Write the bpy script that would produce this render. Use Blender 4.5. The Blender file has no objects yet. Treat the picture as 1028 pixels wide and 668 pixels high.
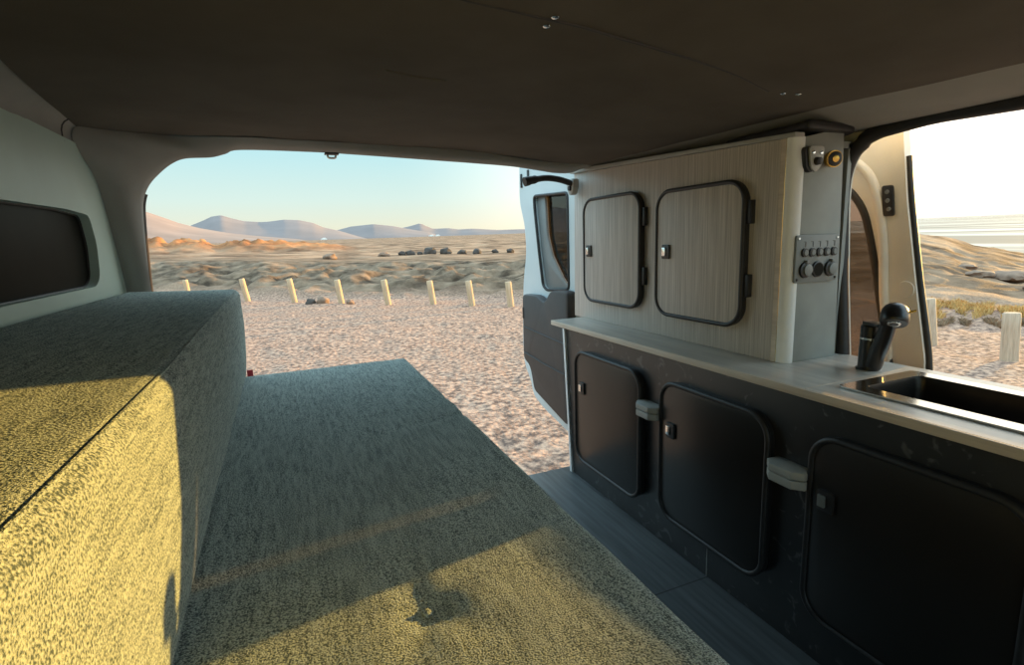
import bpy, bmesh, math, random
from mathutils import Vector, Matrix, noise
random.seed(7)
scn = bpy.context.scene
COL = scn.collection
R = math.radians

# ------------------------------------------------------------------ helpers
def tag(o, label=None, cat=None, group=None, kind=None):
    if label: o['label'] = label
    if cat: o['category'] = cat
    if group: o['group'] = group
    if kind: o['kind'] = kind
    return o

def wloc(o):
    v = Vector((0, 0, 0))
    while o is not None:
        v += o.location
        o = o.parent
    return v

def empty(name, loc, label, cat, group=None):
    o = bpy.data.objects.new(name, None)
    o.empty_display_size = 0.02
    COL.objects.link(o)
    o.location = loc
    return tag(o, label, cat, group)

class MB:
    """collects geometry in world coordinates; build() links it as ONE mesh object"""
    def __init__(s): s.v = []; s.f = []
    def add(s, vs, fs):
        n = len(s.v)
        s.v += [tuple(p) for p in vs]
        s.f += [tuple(i + n for i in f) for f in fs]
        return s
    def box(s, x0, x1, y0, y1, z0, z1, bev=0.0, seg=2):
        bm = bmesh.new()
        bmesh.ops.create_cube(bm, size=1)
        for v in bm.verts:
            v.co = Vector(((x0 + x1) / 2 + v.co.x * (x1 - x0), (y0 + y1) / 2 + v.co.y * (y1 - y0), (z0 + z1) / 2 + v.co.z * (z1 - z0)))
        if bev > 0:
            bmesh.ops.bevel(bm, geom=list(bm.edges), offset=bev, segments=seg, affect='EDGES', profile=0.5)
        return s.bm(bm)
    def bm(s, bm):
        bm.verts.index_update()
        s.add([v.co.copy() for v in bm.verts], [[v.index for v in f.verts] for f in bm.faces])
        bm.free()
        return s
    def tube(s, pts, rad, seg=12, closed=False, caps=True):
        pts = [Vector(p) for p in pts]
        n = len(pts)
        rads = rad if isinstance(rad, (list, tuple)) else [rad] * n
        tang = []
        for i in range(n):
            a = pts[i - 1] if (closed or i > 0) else pts[i]
            b = pts[(i + 1) % n] if (closed or i < n - 1) else pts[i]
            t = (b - a)
            if t.length < 1e-9: t = tang[-1] if tang else Vector((0, 0, 1))
            tang.append(t.normalized())
        t0 = tang[0]
        u = t0.orthogonal().normalized()
        vs = []; fs = []
        for i in range(n):
            t = tang[i]
            u = (u - t * u.dot(t))
            u = u.normalized() if u.length > 1e-6 else t.orthogonal().normalized()
            w = t.cross(u)
            for k in range(seg):
                a = 2 * math.pi * k / seg
                vs.append(pts[i] + (u * math.cos(a) + w * math.sin(a)) * rads[i])
        m = n if closed else n - 1
        for i in range(m):
            for k in range(seg):
                a = i * seg + k; b = i * seg + (k + 1) % seg
                c = ((i + 1) % n) * seg + (k + 1) % seg; d = ((i + 1) % n) * seg + k
                fs.append((a, b, c, d))
        if not closed and caps:
            fs.append(tuple(range(seg - 1, -1, -1)))
            fs.append(tuple((n - 1) * seg + k for k in range(seg)))
        return s.add(vs, fs)
    def prism(s, poly, axis, a, b, bev=0.0):
        """poly = 2-D outline; axis 0: (y,z) swept a..b in x, 1: (x,z) in y, 2: (x,y) in z"""
        def P(p, t):
            return Vector((t, p[0], p[1])) if axis == 0 else Vector((p[0], t, p[1])) if axis == 1 else Vector((p[0], p[1], t))
        bm = bmesh.new()
        lo = [bm.verts.new(P(p, a)) for p in poly]
        hi = [bm.verts.new(P(p, b)) for p in poly]
        n = len(poly)
        fl = bm.faces.new(lo); fh = bm.faces.new(list(reversed(hi)))
        for i in range(n):
            bm.faces.new((lo[i], hi[i], hi[(i + 1) % n], lo[(i + 1) % n]))
        bmesh.ops.recalc_face_normals(bm, faces=bm.faces)
        if bev > 0:
            ed = [e for e in bm.edges if (e.verts[0] in lo and e.verts[1] in lo) or (e.verts[0] in hi and e.verts[1] in hi)]
            bmesh.ops.bevel(bm, geom=ed, offset=bev, segments=2, affect='EDGES', profile=0.5)
        return s.bm(bm)
    def sheet(s, rows, closed=False):
        """grid of points; rows of equal length"""
        n = len(rows[0]); vs = [p for r in rows for p in r]; fs = []
        for i in range(len(rows) - 1):
            for k in range(n if closed else n - 1):
                k2 = (k + 1) % n
                fs.append((i * n + k, i * n + k2, (i + 1) * n + k2, (i + 1) * n + k))
        return s.add(vs, fs)
    def plate_hole(s, outer, hole, axis, a, b):
        """plate with a hole: outlines are 2-D loops, thickness a..b along axis"""
        def P(p, t):
            return Vector((t, p[0], p[1])) if axis == 0 else Vector((p[0], t, p[1])) if axis == 1 else Vector((p[0], p[1], t))
        bm = bmesh.new()
        def loop(pts):
            vs = [bm.verts.new(P(p, a)) for p in pts]
            return [bm.edges.new((vs[i], vs[(i + 1) % len(vs)])) for i in range(len(vs))]
        es = loop(outer) + loop(hole)
        bmesh.ops.triangle_fill(bm, edges=es, use_beauty=True, use_dissolve=False)
        g = bmesh.ops.extrude_face_region(bm, geom=list(bm.faces))
        d = P((0, 0), b - a)
        bmesh.ops.translate(bm, vec=d, verts=[e for e in g['geom'] if isinstance(e, bmesh.types.BMVert)])
        bmesh.ops.recalc_face_normals(bm, faces=bm.faces)
        return s.bm(bm)
    def ball(s, c, r, sx=1, sy=1, sz=1, u=20, v=12):
        bm = bmesh.new()
        bmesh.ops.create_uvsphere(bm, u_segments=u, v_segments=v, radius=r)
        for q in bm.verts: q.co = Vector((c[0] + q.co.x * sx, c[1] + q.co.y * sy, c[2] + q.co.z * sz))
        return s.bm(bm)
    def build(s, name, mat, parent=None, loc=None, smooth=True, angle=38):
        me = bpy.data.meshes.new(name)
        base = wloc(parent) if parent is not None else Vector(loc or (0, 0, 0))
        me.from_pydata([Vector(p) - base for p in s.v], [], s.f)
        me.update()
        bm = bmesh.new(); bm.from_mesh(me)
        bmesh.ops.recalc_face_normals(bm, faces=bm.faces)
        bm.to_mesh(me); bm.free()
        if mat: me.materials.append(mat)
        o = bpy.data.objects.new(name, me)
        COL.objects.link(o)
        if parent is not None: o.parent = parent
        else: o.location = base
        if smooth:
            me.polygons.foreach_set('use_smooth', [True] * len(me.polygons))
            me.set_sharp_from_angle(angle=R(angle))
        return o

def rr(a0, a1, b0, b1, r, n=8):
    """rounded rectangle outline"""
    out = []
    for cx, cy, s in ((a1 - r, b1 - r, 0), (a0 + r, b1 - r, 90), (a0 + r, b0 + r, 180), (a1 - r, b0 + r, 270)):
        for k in range(n + 1):
            t = R(s + 90 * k / n)
            out.append((cx + r * math.cos(t), cy + r * math.sin(t)))
    return out

def round_poly(pts, r, n=5):
    """round the corners of a 2-D polygon"""
    out = []; N = len(pts)
    for i in range(N):
        p = Vector(pts[i]); a = Vector(pts[i - 1]); b = Vector(pts[(i + 1) % N])
        da = (a - p); db = (b - p)
        k = min(r, da.length * .45, db.length * .45)
        s = p + da.normalized() * k; e = p + db.normalized() * k
        for j in range(n + 1):
            t = j / n
            q = s * (1 - t) ** 2 + p * 2 * t * (1 - t) + e * t * t
            out.append((q.x, q.y))
    return out

def smooth_path(pts, n=8):
    """Catmull-Rom through points"""
    P = [Vector(p) for p in pts]; out = []
    for i in range(len(P) - 1):
        a = P[max(i - 1, 0)]; b = P[i]; c = P[i + 1]; d = P[min(i + 2, len(P) - 1)]
        for k in range(n):
            t = k / n
            out.append(.5 * ((2 * b) + (c - a) * t + (2 * a - 5 * b + 4 * c - d) * t * t + (3 * b - a - 3 * c + d) * t ** 3))
    out.append(P[-1])
    return out

def lerp_table(t, x):
    if x <= t[0][0]: return t[0][1]
    for (a, b), (c, d) in zip(t, t[1:]):
        if x <= c: return b + (d - b) * (x - a) / (c - a)
    return t[-1][1]

def sstep(a, b, x):
    t = max(0., min(1., (x - a) / (b - a))); return t * t * (3 - 2 * t)

# ------------------------------------------------------------------ materials
def new_mat(name):
    m = bpy.data.materials.new(name); m.use_nodes = True
    nt = m.node_tree; nt.nodes.clear()
    out = nt.nodes.new('ShaderNodeOutputMaterial'); b = nt.nodes.new('ShaderNodeBsdfPrincipled')
    nt.links.new(b.outputs[0], out.inputs[0])
    return m, nt, b

def plain(name, col, rough=.5, metal=0., noise_scale=40, var=.08, bump=0., spec=.5, bscale=None, coat=0.):
    m, nt, b = new_mat(name)
    N = nt.nodes.new; L = nt.links.new
    tc = N('ShaderNodeTexCoord'); nz = N('ShaderNodeTexNoise')
    nz.inputs['Scale'].default_value = noise_scale; nz.inputs['Detail'].default_value = 5
    L(tc.outputs['Object'], nz.inputs['Vector'])
    cr = N('ShaderNodeValToRGB')
    cr.color_ramp.elements[0].position = .3; cr.color_ramp.elements[1].position = .7
    cr.color_ramp.elements[0].color = tuple(c * (1 - var) for c in col) + (1,)
    cr.color_ramp.elements[1].color = tuple(min(1, c * (1 + var)) for c in col) + (1,)
    L(nz.outputs['Fac'], cr.inputs[0]); L(cr.outputs[0], b.inputs['Base Color'])
    b.inputs['Roughness'].default_value = rough; b.inputs['Metallic'].default_value = metal
    b.inputs['Specular IOR Level'].default_value = spec
    if coat: b.inputs['Coat Weight'].default_value = coat
    if bump:
        n2 = N('ShaderNodeTexNoise'); n2.inputs['Scale'].default_value = bscale or noise_scale * 4
        L(tc.outputs['Object'], n2.inputs['Vector'])
        bp = N('ShaderNodeBump'); bp.inputs['Strength'].default_value = bump; bp.inputs['Distance'].default_value = .002
        L(n2.outputs['Fac'], bp.inputs['Height']); L(bp.outputs[0], b.inputs['Normal'])
    return m

def wood_mat(name, c0, c1, axis='Z', scale=55, rough=.45):
    m, nt, b = new_mat(name); N = nt.nodes.new; L = nt.links.new
    tc = N('ShaderNodeTexCoord'); mp = N('ShaderNodeMapping')
    sc = {'Z': (scale, scale, 1.6), 'Y': (scale, 1.6, scale), 'X': (1.6, scale, scale)}[axis]
    mp.inputs['Scale'].default_value = sc
    L(tc.outputs['Object'], mp.inputs[0])
    a = N('ShaderNodeTexNoise'); a.inputs['Scale'].default_value = 2.2; a.inputs['Detail'].default_value = 6; a.inputs['Roughness'].default_value = .65
    L(mp.outputs[0], a.inputs['Vector'])
    cr = N('ShaderNodeValToRGB'); cr.color_ramp.elements[0].position = .34; cr.color_ramp.elements[1].position = .66
    cr.color_ramp.elements[0].color = c0 + (1,); cr.color_ramp.elements[1].color = c1 + (1,)
    L(a.outputs['Fac'], cr.inputs[0])
    L(cr.outputs[0], b.inputs['Base Color']); b.inputs['Roughness'].default_value = rough
    bp = N('ShaderNodeBump'); bp.inputs['Strength'].default_value = .15; bp.inputs['Distance'].default_value = .001
    L(a.outputs['Fac'], bp.inputs['Height']); L(bp.outputs[0], b.inputs['Normal'])
    return m

def fabric_mat(name, c0, c1, scale=500, bump=1.):
    m, nt, b = new_mat(name); N = nt.nodes.new; L = nt.links.new
    tc = N('ShaderNodeTexCoord')
    w = N('ShaderNodeTexNoise'); w.inputs['Scale'].default_value = scale; w.inputs['Detail'].default_value = 2; w.inputs['Roughness'].default_value = .55
    L(tc.outputs['Object'], w.inputs['Vector'])
    # woven rows along the length
    mp = N('ShaderNodeMapping'); mp.inputs['Scale'].default_value = (170, 20, 170)
    L(tc.outputs['Object'], mp.inputs[0])
    r = N('ShaderNodeTexNoise'); r.inputs['Scale'].default_value = 1.; r.inputs['Detail'].default_value = 2
    L(mp.outputs[0], r.inputs['Vector'])
    mx = N('ShaderNodeMix'); mx.data_type = 'FLOAT'; mx.inputs[0].default_value = .22
    L(w.outputs['Fac'], mx.inputs[2]); L(r.outputs['Fac'], mx.inputs[3])
    cr = N('ShaderNodeValToRGB'); cr.color_ramp.elements[0].position = .40; cr.color_ramp.elements[1].position = .58
    cr.color_ramp.elements[0].color = c0 + (1,); cr.color_ramp.elements[1].color = c1 + (1,)
    L(mx.outputs[0], cr.inputs[0]); L(cr.outputs[0], b.inputs['Base Color'])
    b.inputs['Roughness'].default_value = .95; b.inputs['Specular IOR Level'].default_value = .1
    b.inputs['Sheen Weight'].default_value = 1.; b.inputs['Sheen Roughness'].default_value = .5
    L(cr.outputs[0], b.inputs['Sheen Tint'])
    bp = N('ShaderNodeBump'); bp.inputs['Strength'].default_value = bump; bp.inputs['Distance'].default_value = .004
    L(mx.outputs[0], bp.inputs['Height']); L(bp.outputs[0], b.inputs['Normal'])
    return m

def tinted_glass(name, col, gloss=.12, clear=.4):
    m = bpy.data.materials.new(name); m.use_nodes = True
    nt = m.node_tree; nt.nodes.clear(); N = nt.nodes.new; L = nt.links.new
    out = N('ShaderNodeOutputMaterial'); t = N('ShaderNodeBsdfTransparent'); g = N('ShaderNodeBsdfGlossy')
    t.inputs[0].default_value = col + (1,); g.inputs['Roughness'].default_value = .02
    g.inputs[0].default_value = (.9, .95, .95, 1)
    fr = N('ShaderNodeFresnel'); fr.inputs[0].default_value = 1.5
    mx = N('ShaderNodeMixShader'); L(fr.outputs[0], mx.inputs[0]); L(t.outputs[0], mx.inputs[1]); L(g.outputs[0], mx.inputs[2])
    L(mx.outputs[0], out.inputs[0])
    return m

M = dict(
    headliner=plain('headliner_cloth', (.125, .110, .091), .95, noise_scale=6, var=.12, bump=.3, bscale=500, spec=.1),
    trim=plain('grey_trim_plastic', (.30, .295, .275), .75, noise_scale=12, var=.06, bump=.2, bscale=600, spec=.25),
    wall=plain('pale_wall_paint', (.47, .60, .54), .45, noise_scale=7, var=.05),
    beige=plain('beige_body_paint', (.82, .78, .69), .38, noise_scale=5, var=.1, coat=.2),
    white=plain('white_body_paint', (.60, .68, .69), .35, noise_scale=5, var=.04, coat=.3),
    rubber=plain('black_rubber', (.022, .021, .021), .5, noise_scale=60, var=.2),
    black=plain('black_plastic', (.024, .024, .025), .42, noise_scale=80, var=.15),
    satin=plain('satin_black_metal', (.012, .012, .012), .3, noise_scale=60, var=.1, spec=.6),
    grey_board=plain('grey_board', (.29, .305, .285), .55, noise_scale=14, var=.09),
    panelgrey=plain('grey_switch_plate', (.20, .215, .21), .4, noise_scale=40, var=.05),
    dark_board=plain('dark_cabinet_board', (.026, .025, .025), .33, noise_scale=9, var=.25, bump=.08, bscale=60),
    dark_door=plain('dark_door_board', (.020, .017, .0145), .28, noise_scale=8, var=.12),
    chrome=plain('chrome', (.82, .82, .80), .14, 1., noise_scale=30, var=.03),
    alu=plain('aluminium_profile', (.92, .93, .92), .35, 0., noise_scale=30, var=.03),
    brass=plain('brass', (.72, .45, .12), .2, 1., noise_scale=30, var=.06),
    bracket=plain('grey_bracket_plastic', (.40, .40, .37), .45, noise_scale=30, var=.06),
    card=plain('grey_door_card', (.050, .045, .044), .55, noise_scale=20, var=.08, bump=.2, bscale=400),
    ash=wood_mat('ash_wood', (.40, .355, .315), (.70, .64, .58), 'Z', 95),
    top=wood_mat('worktop_laminate', (.40, .365, .32), (.58, .53, .46), 'Y', 18, .3),
    edge=wood_mat('worktop_edge_band', (.52, .43, .34), (.70, .60, .48), 'Y', 30, .5),
    fabric=fabric_mat('boucle_fabric', (.075, .102, .105), (.46, .535, .50)),
    sink=plain('dark_steel_basin', (.035, .03, .026), .32, .6, noise_scale=30, var=.1),
    rim=plain('polished_sink_rim', (.62, .58, .52), .16, 1., noise_scale=20, var=.05),
    glassdark=plain('dark_privacy_glass', (.020, .019, .016), .25, noise_scale=4, var=.3, spec=.12),
    tint=tinted_glass('tinted_glass', (.62, .53, .47)),
    tintdark=tinted_glass('dark_tinted_glass', (.42, .37, .34)),
    post=wood_mat('weathered_post_wood', (.46, .31, .18), (.64, .455, .29), 'Z', 30, .85),
    postpale=wood_mat('bleached_post_wood', (.38, .27, .18), (.56, .42, .30), 'Z', 30, .85),
    boulder=plain('dark_basalt', (.075, .058, .048), .9, noise_scale=6, var=.3, bump=.6, bscale=20),
    stone=plain('brown_stone', (.24, .15, .10), .9, noise_scale=8, var=.3, bump=.6, bscale=20),
    pink=plain('red_webbing', (.70, .06, .08), .7, noise_scale=60, var=.1),
    whitewash=plain('whitewashed_wall', (.8, .78, .74), .8),
    brush=plain('dead_brown_brush', (.26, .165, .095), .9, noise_scale=3, var=.4),
    straw=plain('dry_golden_grass', (.52, .31, .10), .8, noise_scale=3, var=.4),
)
# vinyl floor planks
[n for n in M['glassdark'].node_tree.nodes if n.type == 'BSDF_PRINCIPLED'][0].inputs['IOR'].default_value = 1.12
def floor_mat():
    m, nt, b = new_mat('vinyl_planks'); N = nt.nodes.new; L = nt.links.new
    tc = N('ShaderNodeTexCoord'); sx = N('ShaderNodeSeparateXYZ'); L(tc.outputs['Object'], sx.inputs[0])
    ax = N('ShaderNodeMath'); ax.operation = 'SUBTRACT'; ax.inputs[1].default_value = 1.0; L(sx.outputs['Y'], ax.inputs[0])
    ay = N('ShaderNodeMath'); ay.operation = 'SUBTRACT'; ay.inputs[1].default_value = .70; L(sx.outputs['X'], ay.inputs[0])
    mp = N('ShaderNodeCombineXYZ'); L(ax.outputs[0], mp.inputs[0]); L(ay.outputs[0], mp.inputs[1])
    br = N('ShaderNodeTexBrick'); br.inputs['Scale'].default_value = 1.; br.offset = 0.
    br.inputs['Color1'].default_value = (.095, .105, .108, 1); br.inputs['Color2'].default_value = (.12, .13, .132, 1)
    br.inputs['Mortar'].default_value = (.03, .03, .03, 1); br.inputs['Mortar Size'].default_value = .0022
    br.inputs['Brick Width'].default_value = 1.2; br.inputs['Row Height'].default_value = .4
    L(mp.outputs[0], br.inputs['Vector'])
    m2 = N('ShaderNodeMapping'); m2.inputs['Scale'].default_value = (40, 2.2, 1); L(tc.outputs['Object'], m2.inputs[0])
    nz = N('ShaderNodeTexNoise'); nz.inputs['Scale'].default_value = 1.6; nz.inputs['Detail'].default_value = 6
    L(m2.outputs[0], nz.inputs['Vector'])
    cr = N('ShaderNodeValToRGB'); cr.color_ramp.elements[0].color = (.6, .6, .6, 1); cr.color_ramp.elements[1].color = (1.35, 1.35, 1.35, 1)
    cr.color_ramp.elements[0].position = .3; cr.color_ramp.elements[1].position = .7
    L(nz.outputs['Fac'], cr.inputs[0])
    mx = N('ShaderNodeMix'); mx.data_type = 'RGBA'; mx.blend_type = 'MULTIPLY'; mx.inputs[0].default_value = 1
    L(br.outputs['Color'], mx.inputs[6]); L(cr.outputs[0], mx.inputs[7]); L(mx.outputs[2], b.inputs['Base Color'])
    b.inputs['Roughness'].default_value = .42
    return m
M['floor'] = floor_mat()
# scuffs on the dark cabinet front: sparse pale scratches
def scuff(m):
    nt = m.node_tree; N = nt.nodes.new; L = nt.links.new
    b = [n for n in nt.nodes if n.type == 'BSDF_PRINCIPLED'][0]
    src = b.inputs['Base Color'].links[0].from_socket
    tc = N('ShaderNodeTexCoord'); a = N('ShaderNodeTexNoise'); a.inputs['Scale'].default_value = 26; a.inputs['Detail'].default_value = 8
    a.inputs['Distortion'].default_value = 1.2
    L(tc.outputs['Object'], a.inputs['Vector'])
    cr = N('ShaderNodeValToRGB'); cr.color_ramp.elements[0].position = .60; cr.color_ramp.elements[1].position = .68
    L(a.outputs['Fac'], cr.inputs[0])
    ml = N('ShaderNodeMath'); ml.operation = 'MULTIPLY'; ml.inputs[1].default_value = .5; L(cr.outputs[0], ml.inputs[0])
    mx = N('ShaderNodeMix'); mx.data_type = 'RGBA'
    mx.inputs[7].default_value = (.17, .17, .165, 1)
    L(ml.outputs[0], mx.inputs[0]); L(src, mx.inputs[6]); L(mx.outputs[2], b.inputs['Base Color'])
scuff(M['dark_board'])

# terrain material: gravel / pale sandy bank / orange rock, by a mask stored on the mesh
def terrain_mat():
    m, nt, b = new_mat('desert_ground'); N = nt.nodes.new; L = nt.links.new
    at = N('ShaderNodeAttribute'); at.attribute_name = 'zone'
    sp = N('ShaderNodeSeparateColor'); L(at.outputs['Color'], sp.inputs[0])
    ge = N('ShaderNodeNewGeometry')
    def ramp(sc, c0, c1, p0=.35, p1=.65, det=6, ro=.6):
        n = N('ShaderNodeTexNoise'); n.inputs['Scale'].default_value = sc; n.inputs['Detail'].default_value = det; n.inputs['Roughness'].default_value = ro
        L(ge.outputs['Position'], n.inputs['Vector'])
        c = N('ShaderNodeValToRGB'); c.color_ramp.elements[0].position = p0; c.color_ramp.elements[1].position = p1
        c.color_ramp.elements[0].color = c0 + (1,); c.color_ramp.elements[1].color = c1 + (1,)
        L(n.outputs['Fac'], c.inputs[0]); return n, c
    n1, gravel = ramp(17, (.13, .085, .068), (.55, .34, .235), .38, .62)
    n2, bank = ramp(1.3, (.06, .04, .026), (.30, .205, .135), .36, .64, 9)
    n3, rock = ramp(.35, (.13, .05, .022), (.50, .22, .09), .36, .6, 9)
    n4, sand = ramp(.45, (.12, .07, .042), (.42, .265, .165), .38, .62, 14)
    def mix(f, a, c):
        x = N('ShaderNodeMix'); x.data_type = 'RGBA'; L(f, x.inputs[0]); L(a, x.inputs[6]); L(c, x.inputs[7]); return x.outputs[2]
    c = mix(sp.outputs['Red'], sand.outputs[0], gravel.outputs[0])
    c = mix(sp.outputs['Blue'], c, bank.outputs[0])
    c = mix(sp.outputs['Green'], c, rock.outputs[0])
    L(c, b.inputs['Base Color']); b.inputs['Roughness'].default_value = .95; b.inputs['Specular IOR Level'].default_value = .1
    n5 = N('ShaderNodeTexNoise'); n5.inputs['Scale'].default_value = 24; n5.inputs['Detail'].default_value = 5
    L(ge.outputs['Position'], n5.inputs['Vector'])
    bp = N('ShaderNodeBump'); bp.inputs['Strength'].default_value = .9; bp.inputs['Distance'].default_value = .035
    L(n5.outputs['Fac'], bp.inputs['Height']); L(bp.outputs[0], b.inputs['Normal'])
    return m
M['terrain'] = terrain_mat()
M['hill_near'] = plain('bare_pink_hill', (.25, .17, .135), .95, noise_scale=.015, var=.22)
M['hill_far'] = plain('grey_mauve_hill', (.20, .16, .15), .95, noise_scale=.01, var=.1)
def sea_mat():
    m, nt, b = new_mat('sea_water'); N = nt.nodes.new; L = nt.links.new
    ge = N('ShaderNodeNewGeometry')
    mp = N('ShaderNodeMapping'); mp.inputs['Rotation'].default_value = (0, 0, R(-64)); mp.inputs['Scale'].default_value = (.030, .004, .03)
    L(ge.outputs['Position'], mp.inputs[0])
    n = N('ShaderNodeTexNoise'); n.inputs['Scale'].default_value = 1.; n.inputs['Detail'].default_value = 5
    L(mp.outputs[0], n.inputs['Vector'])
    c = N('ShaderNodeValToRGB'); c.color_ramp.elements[0].position = .47; c.color_ramp.elements[1].position = .56
    c.color_ramp.elements[0].color = (.21, .19, .16, 1); c.color_ramp.elements[1].color = (.48, .44, .38, 1)
    L(n.outputs['Fac'], c.inputs[0]); L(c.outputs[0], b.inputs['Base Color'])
    b.inputs['Roughness'].default_value = .7; b.inputs['Specular IOR Level'].default_value = .12
    bp = N('ShaderNodeBump'); bp.inputs['Strength'].default_value = .5; bp.inputs['Distance'].default_value = 2.
    L(n.outputs['Fac'], bp.inputs['Height']); L(bp.outputs[0], b.inputs['Normal'])
    return m
M['sea'] = sea_mat()

# ------------------------------------------------------------------ camera (van frame: x right, y to the rear doors, z up; eye 0.93 above the floor)
EYE = Vector((0, 0, .93))
FPX, YAW, PITCH, ROLL = 525., 22.6, 10., 2.
y_, p_, r_ = R(YAW), R(PITCH), R(ROLL)
fw = Vector((math.sin(y_) * math.cos(p_), math.cos(y_) * math.cos(p_), -math.sin(p_)))
rt = Vector((math.cos(y_), -math.sin(y_), 0)); up = rt.cross(fw)
rt2 = rt * math.cos(r_) - up * math.sin(r_); up2 = rt * math.sin(r_) + up * math.cos(r_)
cd = bpy.data.cameras.new('camera'); cam = bpy.data.objects.new('camera', cd); COL.objects.link(cam)
mw = Matrix((rt2, up2, -fw)).transposed().to_4x4(); mw.translation = EYE
cam.matrix_world = mw
cd.sensor_width = 36; cd.lens = FPX * 36 / 1028; cd.clip_start = .02; cd.clip_end = 40000
scn.camera = cam

# ------------------------------------------------------------------ the van's shell
def struct(mb, name, mat, parent=None, **k):
    o = mb.build(name, mat, parent, **k)
    if parent is None: o['kind'] = 'structure'
    return o
Y0 = -1.15                                   # the van runs on behind the camera
struct(MB().box(-.50, 1.40, Y0, 1.80, -.10, 0, .004), 'floor', M['floor'])
# ceiling: soft headliner
def zc(x, y):
    z = 1.25 - .05 * sstep(.45, 1.12, x) - .012 * sstep(-.25, -.46, x)
    z += .006 * noise.noise((x * 2.1, y * 2.1, 1.7)) + .003 * noise.noise((x * 9, y * 5, 4.))
    return z
def xl(y): return -.385 - .11 * max(0, min(y, 1.75) - 1.14)
def xr(y): return lerp_table([(-1.2, 1.27), (0, 1.26), (.545, 1.2), (.8, 1.146), (1.26, 1.1), (1.9, 1.1)], y)
def yrear(x): return lerp_table([(-.5, 1.75), (-.4, 1.745), (-.3, 1.79), (-.07, 1.765), (.37, 1.815), (.7, 1.815), (.96, 1.81), (1.2, 1.80)], x)
rows = []
ny, nx = 90, 70
for j in range(ny + 1):
    row = []
    for i in range(nx + 1):
        yb = Y0 + (1.8 - Y0) * j / ny
        x = xl(yb) + (xr(yb) - xl(yb)) * i / nx
        y = Y0 + (yrear(x) - Y0) * j / ny
        row.append((x, y, zc(x, y)))
    rows.append(row)
mb = MB(); mb.sheet(rows); mb.sheet([[(x, y, 1.32) for x, y, z in (r[0], r[-1])] for r in (rows[0], rows[-1])])
edge_loop = []
ceiling = struct(mb, 'ceiling', M['headliner'], angle=60)
# seam and press studs of the headliner
pts = [(.05, .695), (.256, .727), (.392, .744), (.567, .778), (.80, .80), (.93, .835)]
MB().tube([(p.x, p.y, zc(p.x, p.y) + .0006 + .0012 * math.sin(9 * p.x)) for p in smooth_path([(a, b, 0) for a, b in pts], 10)], .003, 8).build('seam', M['card'], ceiling)
MB().tube([(p.x, p.y, zc(p.x, p.y) + .001) for p in smooth_path([(.20, 1.05, 0), (.26, 1.075, 0), (.33, 1.085, 0)], 8)], [.0005] + [.004] * 15 + [.0005], 8).build('fold', M['headliner'], ceiling)
for a, b in ((.392, .764), (.389, .73), (.96, .825), (.985, .81)):
    z = zc(a, b)
    MB().tube([(a, b, z + .002), (a, b, z - .002), (a, b, z - .0035), (a, b, z - .004)], [.006, .006, .0045, .001], 14).build('press_stud', M['chrome'], ceiling)

# left wall with its dark window
winl = round_poly([(.30, .845), (1.613, .852), (1.652, .875), (1.668, .955), (1.645, 1.028), (1.50, 1.034), (.30, 1.02)], .022, 6)
mb = MB(); mb.plate_hole([(Y0, -.02), (1.86, -.02), (1.86, 1.2), (Y0, 1.2)], winl, 0, -.45, -.52)
struct(mb, 'wall_left', M['wall'])
cy = sum(p[0] for p in winl) / len(winl); cz = sum(p[1] for p in winl) / len(winl)
inner = [(p[0] + (cy - p[0]) * .012, p[1] + (cz - p[1]) * .05) for p in winl]
mb = MB(); mb.prism([(cy + (p[0] - cy) * .999, cz + (p[1] - cz) * .995) for p in winl], 0, -.474, -.484)
w1 = struct(mb, 'window_1', M['glassdark'])
MB().tube([(-.473, p[0], p[1]) for p in winl], .0035, 8, closed=True).build('window_seal', M['rubber'], w1)
# rail between left wall and ceiling
rows = []
for j in range(40):
    y = Y0 + (1.79 - Y0) * j / 39
    a = Vector((xl(y) + .004, y, zc(xl(y) + .004, y) + .004)); c = Vector((-.452, y, 1.19))
    row = []
    for k in range(7):
        t = k / 6; q = a.lerp(c, t); q.x -= .010 * math.sin(math.pi * t); q.z += .010 * math.sin(math.pi * t); row.append(q)
    rows.append(row)
mb = MB().sheet(rows)
mb.sheet([[(r[0].x, r[0].y, 1.33) for r in (rows[0], rows[-1])], [(-.52, r[0].y, 1.33) for r in (rows[0], rows[-1])], [(-.52, r[0].y, 1.18) for r in (rows[0], rows[-1])]])
t1 = struct(mb, 'trim_1', M['trim'], angle=60)
jr = rows[min(range(40), key=lambda j: abs(rows[j][0].y - 1.585))]
MB().tube([q + Vector((.0005, 0, -.0005)) for q in jr], .0018, 8).build('trim_joint', M['rubber'], t1)
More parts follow.
